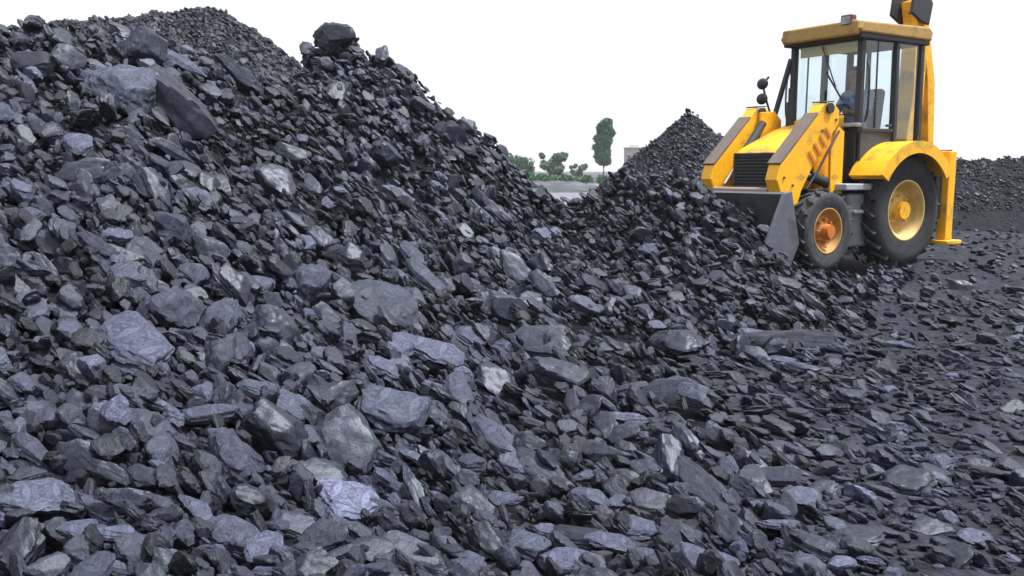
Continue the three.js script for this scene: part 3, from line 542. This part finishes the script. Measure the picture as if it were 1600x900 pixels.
for (const s of [-1, 1]) {
  post('front_pillar', V(xF, 1.5, s * zw), V(xF, yT, s * zw), 0.07, 0.075);
  post('middle_pillar', V(xB, 1.3, s * zr), V(xB, yT, s * (zr - 0.02)), 0.075, 0.06);
  post('rear_pillar', V(xR + 0.03, 1.04, s * zr), V(xR + 0.03, yT, s * (zr - 0.02)), 0.07, 0.07);
  post('door_sill', V(xF, 1.53, s * 0.482), V(xB, 1.53, s * 0.5), 0.04, 0.05);
  post('quarter_sill', V(xB, 1.42, s * zr), V(xR, 1.42, s * zr), 0.04, 0.05);
  post('window_bar', V((xF + xB) / 2 + 0.03, 1.54, s * 0.485), V((xF + xB) / 2 + 0.03, yT, s * 0.475), 0.014, 0.02);
  L('side_window', [bar(V(xF - 0.03, 2.05, s * 0.472), V(xB + 0.03, 2.05, s * 0.488), 0.006, 1.0)], glass, cab);
  L('quarter_window', [bar(V(xB - 0.03, 1.99, s * 0.49), V(xR + 0.06, 1.99, s * 0.49), 0.006, 1.1)], glass, cab);
}
post('side_brace', V(xF + 0.02, 2.4, 0.5), V(xF + 0.17, 1.52, 0.66), 0.05, 0.05);
L('quarter_pane', (() => { const g = new THREE.BufferGeometry(); const a = V(xF + 0.02, 2.38, 0.49), b = V(xF + 0.16, 1.58, 0.63), c = V(xF, 1.58, 0.48); const n = b.clone().sub(a).cross(c.clone().sub(a)).normalize().multiplyScalar(0.004); const P = [a, b, c].flatMap((q) => [q.clone().add(n), q.clone().sub(n)]); return clean(new ConvexGeometry(P)); void g; })(), glass, cab);
L('windscreen', box(xF + 0.005, xF + 0.011, 1.6, yT - 0.02, -0.42, 0.42, 0.002), glass, cab);
L('rear_window', box(xR + 0.02, xR + 0.026, 1.42, yT - 0.02, -0.46, 0.46, 0.002), glass, cab);
for (const z of [-0.16, 0.2]) post('rear_window_post', V(xR + 0.05, 1.4, z), V(xR + 0.05, yT, z), 0.05, 0.04);
const roof = L('cab_roof', plate([[xR - 0.06, 2.58], [xF + 0.14, 2.58], [xF + 0.17, 2.62], [xF + 0.12, 2.70], [xR, 2.73], [xR - 0.08, 2.68]], -0.56, 0.55, 0.02), cream, cab);
L('roof_lip', [box(xR - 0.05, xF + 0.13, 2.525, 2.582, -0.54, 0.53)], black, cab);
L('roof_front_band', [box(xF + 0.12, xF + 0.195, 2.55, 2.715, -0.53, 0.51, 0.03)], cream, cab);
L('sun_visor', [box(xF - 0.05, xF - 0.035, 2.40, 2.54, -0.41, 0.41)], std(lin(0.45, 0.36, 0.08), 0.7), cab);
for (const z of [-0.38]) { const l = L('work_light', [box(xF + 0.1, xF + 0.2, 2.66, 2.78, z - 0.075, z + 0.075, 0.02)], std(lin(0.12, 0.03, 0.025), 0.5), cab); L('lens', box(xF + 0.198, xF + 0.206, 2.675, 2.755, z - 0.06, z + 0.06, 0.004), paleGrey, l); void roof; }
// seat, wheel and levers
L('seat', [box(-1.5, -1.12, 1.36, 1.48, -0.2, 0.2, 0.05), box(-1.42, -1.18, 1.04, 1.36, -0.12, 0.12)], black, cab);
{ const g = box(-0.06, 0.06, 0, 0.6, -0.19, 0.19, 0.05); g.rotateZ(0.14); g.translate(-1.5, 1.45, 0); L('backrest', g, std(lin(0.05, 0.06, 0.075), 0.8), cab); }
{ const g = new THREE.TorusGeometry(0.15, 0.014, 10, 32); g.rotateY(Math.PI / 2); g.rotateZ(0.55); g.translate(-0.98, 1.72, 0); L('steering_wheel', [clean(g), rod(V(-0.86, 1.5, 0), V(-0.98, 1.72, 0), 0.025), rod(V(-0.98, 1.72, -0.14), V(-0.98, 1.72, 0.14), 0.012)], black, cab); }
L('control_console', [box(-0.86, -0.76, 1.04, 1.62, -0.16, 0.16, 0.03), rod(V(-1.15, 1.4, -0.3), V(-1.1, 1.74, -0.33), 0.012), box(-1.13, -1.07, 1.72, 1.78, -0.355, -0.305, 0.02)], black, cab);
// small fittings
L('wiper', [bar(V(xF + 0.03, 2.5, 0.05), V(xF + 0.03, 2.02, -0.16), 0.012, 0.012), bar(V(xF + 0.03, 2.2, -0.02), V(xF + 0.03, 1.86, -0.26), 0.014, 0.018)], black, cab);
for (const s of [-1, 1]) { L('grab_rail', tube([V(xF - 0.03, 1.62, s * 0.52), V(xF - 0.01, 1.7, s * 0.56), V(xF - 0.01, 2.2, s * 0.56), V(xF - 0.03, 2.28, s * 0.52)], 0.012), black, cab); L('door_handle', box(xB + 0.06, xB + 0.16, 1.57, 1.6, s < 0 ? -0.53 : 0.505, s < 0 ? -0.505 : 0.53, 0.008), black, cab); }
L('bonnet_seam', [box(-0.705, -0.695, 1.0, 1.69, -0.322, -0.31, 0.002)], black, bonnet);
L('bonnet_latch', [box(-0.1, -0.02, 1.24, 1.3, -0.335, -0.316, 0.006)], black, bonnet);
L('exhaust_pipe', [rod(V(-0.42, 1.5, 0.22), V(-0.42, 2.02, 0.22), 0.032, 0.032, 14), rod(V(-0.42, 1.56, 0.22), V(-0.42, 1.86, 0.22), 0.05, 0.05, 14)], black);
for (const [x, y] of [[0.56, 1.0], [0.42, 0.92], [-0.02, 1.5], [-0.24, 1.62]]) L('bolt', rod(V(x, y, -0.563), V(x, y, -0.548), 0.014, 0.014, 6), darkGrey);
// mirrors on the far side of the cab
{ const m = L('mirror_arm', tube([V(-0.62, 1.6, 0.62), V(-0.56, 1.95, 0.72), V(-0.56, 2.12, 0.76), V(-0.58, 2.2, 0.7)], 0.013), black); for (const y of [1.94, 2.12]) { const g = new THREE.SphereGeometry(1, 18, 12); g.scale(0.035, 0.068, 0.085); g.translate(-0.55, y, 0.77); L('mirror', clean(g), black, m); } }
// mudguards over the rear wheels
for (const s of [-1, 1]) {
  const sh = new THREE.Shape(), A0 = 0.55, A1 = 2.55, R0 = 0.71, R1 = 0.775; sh.absarc(0, 0, R1, A0, A1, false); sh.absarc(0, 0, R0, A1, A0, true);
  const g = new THREE.ExtrudeGeometry(sh, { depth: 0.40, bevelEnabled: true, bevelSize: 0.008, bevelThickness: 0.008, bevelSegments: 2, curveSegments: 24 }); g.translate(-1.3, 0.62, s < 0 ? -0.86 : 0.46); L('mudguard', boxUV(clean(g), 1), dusty);
  L('mudguard_lip', (() => { const q = new THREE.Shape(); q.absarc(0, 0, R1 + 0.01, A0, A1, false); q.absarc(0, 0, R0 - 0.06, A1, A0, true); const e = new THREE.ExtrudeGeometry(q, { depth: 0.03, bevelEnabled: false, curveSegments: 24 }); e.translate(-1.3, 0.62, s < 0 ? -0.885 : 0.862); return boxUV(clean(e), 1); })(), yellow);
}
// digging arm folded up behind the cab
L('rear_frame', [box(-2.25, -1.95, 0.5, 1.25, -0.7, 0.7, 0.03)], darkGrey);
L('boom', [plate([[-2.12, 0.9], [-2.3, 0.9], [-2.52, 1.9], [-2.56, 3.0], [-2.44, 3.2], [-2.24, 3.14], [-2.3, 2.9], [-2.3, 2.0]], -0.1, 0.1, 0.01)], yellow);
L('boom_head', [plate([[-2.46, 2.86], [-2.52, 3.12], [-2.4, 3.26], [-2.14, 3.22], [-2.1, 2.98], [-2.28, 2.9]], -0.16, -0.115, 0.008), plate([[-2.46, 2.86], [-2.52, 3.12], [-2.4, 3.26], [-2.14, 3.22], [-2.1, 2.98], [-2.28, 2.9]], 0.115, 0.16, 0.008)], black);
L('dipper', [plate([[-2.5, 3.16], [-2.36, 3.22], [-2.62, 2.2], [-2.72, 1.3], [-2.84, 1.3], [-2.78, 2.2]], -0.08, 0.08, 0.01)], yellow);
L('digging_bucket', [plate([[-2.62, 1.3], [-2.98, 1.34], [-3.1, 1.1], [-3.05, 0.86], [-2.8, 0.76], [-2.62, 0.86], [-2.78, 0.94], [-2.9, 1.08], [-2.84, 1.2]], -0.25, 0.25, 0.01)], darkGrey);
{ const a = L('boom_ram', rod(V(-2.2, 1.1, 0.16), V(-2.38, 2.0, 0.16), 0.05), black); L('ram_rod', rod(V(-2.38, 2.0, 0.16), V(-2.46, 2.7, 0.16), 0.028), chrome, a); }
for (const s of [-1, 1]) L('stabiliser', [box(-2.2, -2.06, 0.25, 1.3, s * 0.72 - 0.06, s * 0.72 + 0.06), box(-2.28, -1.98, 0.2, 0.25, s * 0.72 - 0.14, s * 0.72 + 0.14)], yellow);

// ------------------------------------------------------------------ the driver
function skin(caps, cell, pad = 0.03, k = 0.02) { // smooth joined body around tapered bones
  const bb = new THREE.Box3(); for (const [a, b, r0, r1] of caps) for (const [p, r] of [[a, r0], [b, r1]]) { bb.expandByPoint(p.clone().addScalar(r + pad)); bb.expandByPoint(p.clone().subScalar(r + pad)); }
  const size = bb.getSize(V()), c = bb.getCenter(V()), half = Math.max(size.x, size.y, size.z) / 2, n = Math.min(120, Math.ceil(half * 2 / cell));
  const mc = new MarchingCubes(n, new THREE.MeshBasicMaterial(), false, false, 220000); mc.isolation = 0; const p = V(), pa = V(), ba = V();
  for (let z = 0; z < n; z++) for (let y = 0; y < n; y++) for (let x = 0; x < n; x++) {
    p.set((x - n / 2) / (n / 2) * half + c.x, (y - n / 2) / (n / 2) * half + c.y, (z - n / 2) / (n / 2) * half + c.z); let d = 1e3;
    for (const [a, b, r0, r1, sq] of caps) { pa.copy(p).sub(a); ba.copy(b).sub(a); const t = cl(pa.dot(ba) / Math.max(ba.lengthSq(), 1e-9)); pa.addScaledVector(ba, -t); if (sq) pa.set(pa.x * sq[0], pa.y * sq[1], pa.z * sq[2]); const e = pa.length() - (r0 + (r1 - r0) * t); const h = cl(0.5 + 0.5 * (d - e) / k); d = d * (1 - h) + e * h - k * h * (1 - h); }
    mc.field[x + y * n + z * n * n] = -d;
  }
  mc.update(); const cnt = mc.count, g = new THREE.BufferGeometry();
  const P = mc.positionArray.slice(0, cnt * 3), Q = mc.normalArray.slice(0, cnt * 3);
  for (let i = 0; i < cnt; i++) { P[i * 3] = P[i * 3] * half + c.x; P[i * 3 + 1] = P[i * 3 + 1] * half + c.y; P[i * 3 + 2] = P[i * 3 + 2] * half + c.z; }
  g.setAttribute('position', new THREE.BufferAttribute(P, 3)); g.setAttribute('normal', new THREE.BufferAttribute(Q, 3)); return g;
}
{
  const base = LOADER.clone().add(V(0, 1.48, 0)).addScaledVector(FWD, -1.27);
  const man = tag(group('person', base), 'person in a blue-grey shirt seated at the wheel inside the cab', 'person'); man.rotation.y = loader.rotation.y;
  // x ahead, z to the right; the seat's top is y = 0
  const c = 0.9, P = (x, y, z) => V(x * c, y * c, z * c), sh = 0.19, hip = 0.09;
  const arms = [], hands = [];
  for (const s of [-1, 1]) {
    const S = P(-0.08, 0.53, s * sh), E = P(0.06, 0.28, s * 0.25), Wr = P(0.25, 0.29, s * 0.16);
    arms.push([S, E, 0.05 * c, 0.04 * c], [E, Wr, 0.042 * c, 0.03 * c]);
    const pm = P(0.31, 0.315, s * 0.145); hands.push([Wr, pm, 0.024 * c, 0.026 * c, [1, 1, 1]]);
    for (let f = 0; f < 4; f++) { const a = pm.clone().add(P(0.02, 0.015 - f * 0.018, s * 0.008)), b = a.clone().add(P([0.034, 0.038, 0.036, 0.028][f], 0.004, -s * 0.006)), d = b.clone().add(P(-0.004, -0.006, -s * 0.03)), e = d.clone().add(P(-0.022, -0.004, -s * 0.012)); hands.push([a, b, 0.0085, 0.008], [b, d, 0.008, 0.0075], [d, e, 0.0075, 0.0065]); }
    const t0 = Wr.clone().add(P(0.025, 0.022, -s * 0.012)), t1 = t0.clone().add(P(0.03, 0.014, -s * 0.022)); hands.push([t0, t1, 0.0105, 0.009], [t1, t1.clone().add(P(0.022, 0, -s * 0.012)), 0.009, 0.0075]);
  }
  const torso = [[P(-0.05, 0.08, 0), P(-0.07, 0.3, 0), 0.13 * c, 0.13 * c, [1.15, 1, 0.85]], [P(-0.07, 0.3, 0), P(-0.08, 0.47, 0), 0.135 * c, 0.13 * c, [1.2, 1, 0.8]], [P(-0.08, 0.54, -sh + 0.03), P(-0.08, 0.54, sh - 0.03), 0.058 * c, 0.058 * c], [P(-0.08, 0.52, 0), P(-0.06, 0.62, 0), 0.06 * c, 0.05 * c]];
  const legs = []; for (const s of [-1, 1]) legs.push([P(-0.03, 0.06, s * hip), P(0.36, 0.09, s * 0.13), 0.085 * c, 0.06 * c], [P(0.36, 0.09, s * 0.13), P(0.42, -0.33, s * 0.12), 0.058 * c, 0.042 * c], [P(0.42, -0.36, s * 0.12), P(0.54, -0.4, s * 0.13), 0.045 * c, 0.035 * c]);
  const neck = [P(-0.06, 0.58, 0), P(-0.03, 0.71, 0), 0.05 * c, 0.048 * c];
  const hd = P(-0.02, 0.78, 0), q = (x, y, z) => hd.clone().add(P(x, y, z));
  const head = [[q(-0.02, 0.03, 0), q(0.005, 0.02, 0), 0.088 * c, 0.086 * c, [0.98, 1, 1.15]], [q(0.02, -0.05, 0), q(0.035, -0.075, 0), 0.06 * c, 0.045 * c], [q(0.088, 0.012, 0), q(0.108, -0.022, 0), 0.01 * c, 0.016 * c], [q(0.082, -0.06, -0.016), q(0.082, -0.06, 0.016), 0.011 * c, 0.011 * c], [q(0.078, 0.03, -0.035), q(0.078, 0.03, 0.035), 0.014 * c, 0.014 * c]];
  for (const s of [-1, 1]) head.push([q(-0.01, 0.015, s * 0.083), q(-0.018, -0.02, s * 0.082), 0.02 * c, 0.013 * c]);
  const skinMat = std(lin(0.24, 0.12, 0.075), 0.6), shirt = std(lin(0.13, 0.17, 0.27), 0.85), cloth = std(lin(0.05, 0.055, 0.07), 0.9), hair = std(lin(0.012, 0.011, 0.012), 0.7);
  const body = mesh('body', [skin([...torso, ...arms, neck], 0.012), skin([...head, [q(0, -0.16, 0), q(0, -0.05, 0), 0.045 * c, 0.046 * c]], 0.0035, 0.02, 0.012), skin(hands.slice(0, hands.length / 2), 0.0032, 0.015, 0.006), skin(hands.slice(hands.length / 2), 0.0032, 0.015, 0.006)], skinMat, man);
  mesh('shirt', skin([...torso.map(([a, b, r0, r1, s]) => [a, b, r0 + 0.012, r1 + 0.012, s]), ...arms.map(([a, b, r0, r1], i) => i % 2 ? [a, a.clone().lerp(b, 0.7), r0 + 0.01, r1 + 0.014] : [a, b, r0 + 0.012, r1 + 0.012])].map((x, i) => i === 3 ? [x[0], x[0].clone().lerp(x[1], 0.35), x[2], x[3]] : x), 0.012), shirt, man);
  mesh('trousers', skin([[P(-0.05, 0.07, -0.05), P(-0.05, 0.07, 0.05), 0.11 * c, 0.11 * c], ...legs.map(([a, b, r0, r1]) => [a, b, r0 + 0.008, r1 + 0.008])], 0.012), cloth, man);
  mesh('hair', skin([[q(-0.03, 0.055, 0), q(-0.005, 0.06, 0), 0.09 * c, 0.078 * c, [1, 1, 1.12]], [q(-0.06, 0, 0), q(-0.05, -0.03, 0), 0.06 * c, 0.05 * c]], 0.005, 0.02, 0.012), hair, man);
  for (const s of [-1, 1]) { const e = new THREE.SphereGeometry(0.011, 10, 8); e.translate(...q(0.078, 0.012, s * 0.032).toArray()); mesh('eye', clean(e), std(lin(0.05, 0.04, 0.035), 0.3), man); }
  void body;
}

// ------------------------------------------------------------------ far trees and the building in the gap
const leafMats = [std(lin(0.032, 0.125, 0.05), 0.8, { side: THREE.DoubleSide }), std(lin(0.055, 0.12, 0.055), 0.8, { side: THREE.DoubleSide }), std(lin(0.1, 0.155, 0.085), 0.85, { side: THREE.DoubleSide })];
const bark = std(lin(0.12, 0.1, 0.085), 0.9);
function tree(name, label, pos, hgt, trunkTop, blobs, leaf, count, mat, seed) {
  const r = rngOf(seed), g = gaussOf(r), t = tag(group(name, pos), label, 'tree');
  const limbs = [rod(V(0, -0.3, 0), V(0.1, trunkTop, 0), 0.1 + hgt * 0.012, 0.07, 8)];
  for (const [x, y, z, rx] of blobs) if (limbs.length < 9) limbs.push(rod(V(0.1, trunkTop * 0.9, 0), V(x, y - rx * 0.2, z), 0.06, 0.025, 6));
  mesh('trunk', limbs, bark, t);
  const P = [], q = V(), u = V(), w = V();
  const clumps = []; for (const b of blobs) { const nC = Math.max(5, Math.round(26 * b[3] * b[4])); for (let i = 0; i < nC; i++) { q.set(g(), g(), g()).normalize().multiplyScalar(0.45 + 0.6 * r()); clumps.push([b[0] + q.x * b[3], b[1] + q.y * b[4], b[2] + q.z * b[3], (0.2 + 0.26 * r()) * Math.min(b[3], b[4] * 1.2) + 0.12]); } }
  for (let i = 0; i < count; i++) {
    const c = clumps[Math.floor(r() * clumps.length)]; q.set(g(), g(), g()).normalize().multiplyScalar(c[3] * Math.cbrt(r()) * 1.1).add(V(c[0], c[1], c[2]));
    u.set(g(), g(), g()).normalize(); w.set(g(), g(), g()).cross(u).normalize(); const s = leaf * (0.6 + 0.8 * r()), a = u.clone().multiplyScalar(s), b = w.clone().multiplyScalar(s * 0.5);
    const p0 = q.clone().sub(a), p1 = q.clone().add(b), p2 = q.clone().add(a), p3 = q.clone().sub(b);
    for (const p of [p0, p1, p2, p0, p2, p3]) P.push(p.x, p.y, p.z);
  }
  const geo = new THREE.BufferGeometry(); geo.setAttribute('position', new THREE.Float32BufferAttribute(P, 3)); geo.computeVertexNormals(); mesh('crown', clean(geo), mat, t); return t;
}
const far = (px, d) => { const p = seen(px, 270, d); p.y = 0.08; return p; };
{ // slim tall tree
  const p = far(942, 112), k = 112 / F, blobs = [];
  const hs = [[-1, 36, 11], [-2, 46, 13], [-1, 57, 14], [1, 68, 14], [2, 79, 13], [4, 89, 10]];
  for (const [x, y, rr] of hs) blobs.push([x * k, (y - 1) * k, 0, rr * k, 8.5 * k]);
  tree('slim_tree', 'slim tall dark green tree standing alone in the gap', p, 95 * k, 18 * k, blobs, 0.2, 15000, leafMats[0], 5);
}
{
  const k = 100 / F;
  tree('round_tree', 'ragged grey-green tree with uneven crown left of the slim tree', far(868, 100), 3.6, 1.1, [[-0.8, 2.0, 0, 0.8, 0.6], [0.3, 2.6, 0, 0.75, 0.55], [0.8, 2.9, 0.2, 0.45, 0.4], [0, 1.5, 0.2, 1.0, 0.5], [-1.6, 3.0, 0, 0.25, 0.2]], 0.15, 6000, leafMats[2], 11);
  tree('sparse_tree', 'thin see-through tree between the ragged tree and the slim tree', far(904, 104), 2.3, 0.7, [[-0.6, 1.85, 0, 0.7, 0.18], [0.4, 1.7, 0, 0.6, 0.2], [0.7, 1.9, 0, 0.4, 0.15], [-0.2, 1.0, 0, 0.7, 0.4]], 0.13, 1700, leafMats[2], 17);
  tree('bushy_tree', 'bushy green tree half hidden by the falling edge of the main heap', far(806, 96), 3.4, 0.8, [[0.2, 2.1, 0, 1.0, 0.75], [-1.2, 2.3, 0, 1.0, 0.7], [1.2, 1.6, 0.2, 0.8, 0.7], [-0.2, 1.2, 0.3, 1.4, 0.8]], 0.16, 8000, leafMats[1], 23);
  const row = [[835, 1.0], [852, 0.8], [872, 0.9], [893, 0.6], [925, 0.75], [948, 0.55], [966, 0.7]];
  row.forEach(([px, s], i) => tree('shrub', ['dark low shrub at the foot of the bushy tree', 'small dark shrub under the ragged tree', 'rounded dark shrub right beneath the ragged crown', 'low shrub under the sparse tree', 'low green shrub at the foot of the slim tree', 'smallest shrub just past the slim tree', 'low shrub beside the far building'][i], far(px, 92 + i), s, 0.3, [[-0.5, s * 0.55, 0, 0.7, s * 0.5], [0.6, s * 0.5, 0.1, 0.8, s * 0.45]], 0.2, 900, i % 2 ? leafMats[1] : leafMats[0], 40 + i));
  void k;
}
{ // pale building, storeys of dark windows
  const D = 150, k = D / F, p = far(996, D), w = 36 * k, h = 47 * k, o = tag(group('far_building', p), 'pale grey building with rows of windows behind the pointed heap', 'building');
  const wallMat = std(lin(0.40, 0.36, 0.36), 0.9, { map: grime }), trim = std(lin(0.5, 0.47, 0.47), 0.9), pane = std(lin(0.04, 0.045, 0.05), 0.2);
  mesh('wall', [box(-w / 2, w / 2, -0.2, h, -3, 0, 0.02)], wallMat, o);
  mesh('roof', [box(-w / 2 - 0.12, w / 2 + 0.12, h, h + 0.18, -3.1, 0.14, 0.02), box(-w * 0.3, w * 0.05, h + 0.18, h + 0.55, -2, -0.8, 0.02)], trim, o);
  for (let fl = 0; fl < 3; fl++) { mesh('floor_band', box(-w / 2 - 0.05, w / 2 + 0.05, 1.5 + fl * 1.25, 1.62 + fl * 1.25, 0.004, 0.12, 0.01), trim, o); for (let c = 0; c < 4; c++) { const x = -w / 2 + w * (c + 0.5) / 4, y = 0.55 + fl * 1.3; const win = mesh('window', box(x - 0.3, x + 0.3, y, y + 0.75, 0.003, 0.04, 0.004), trim, o); mesh('pane', box(x - 0.24, x + 0.24, y + 0.06, y + 0.69, 0.04, 0.05, 0.002), pane, win); } }
  const p2 = far(1027, D + 8), o2 = tag(group('far_building', p2), 'taller dull block rising beside the pale grey building', 'building'), w2 = 15 * k, h2 = 54 * k;
  mesh('wall', box(-w2 / 2, w2 / 2, -0.2, h2, -2.4, 0, 0.02), std(lin(0.22, 0.21, 0.24), 0.9, { map: grime }), o2);
  mesh('roof', box(-w2 / 2 - 0.1, w2 / 2 + 0.1, h2, h2 + 0.14, -2.5, 0.1, 0.02), wallMat, o2);
  for (let fl = 0; fl < 3; fl++) { const win = mesh('window', box(-0.4, 0.4, 1.0 + fl * 1.5, 1.7 + fl * 1.5, 0.003, 0.03, 0.004), wallMat, o2); mesh('pane', box(-0.34, 0.34, 1.06 + fl * 1.5, 1.64 + fl * 1.5, 0.03, 0.04, 0.002), pane, win); }
}
renderer.render(scene, camera);
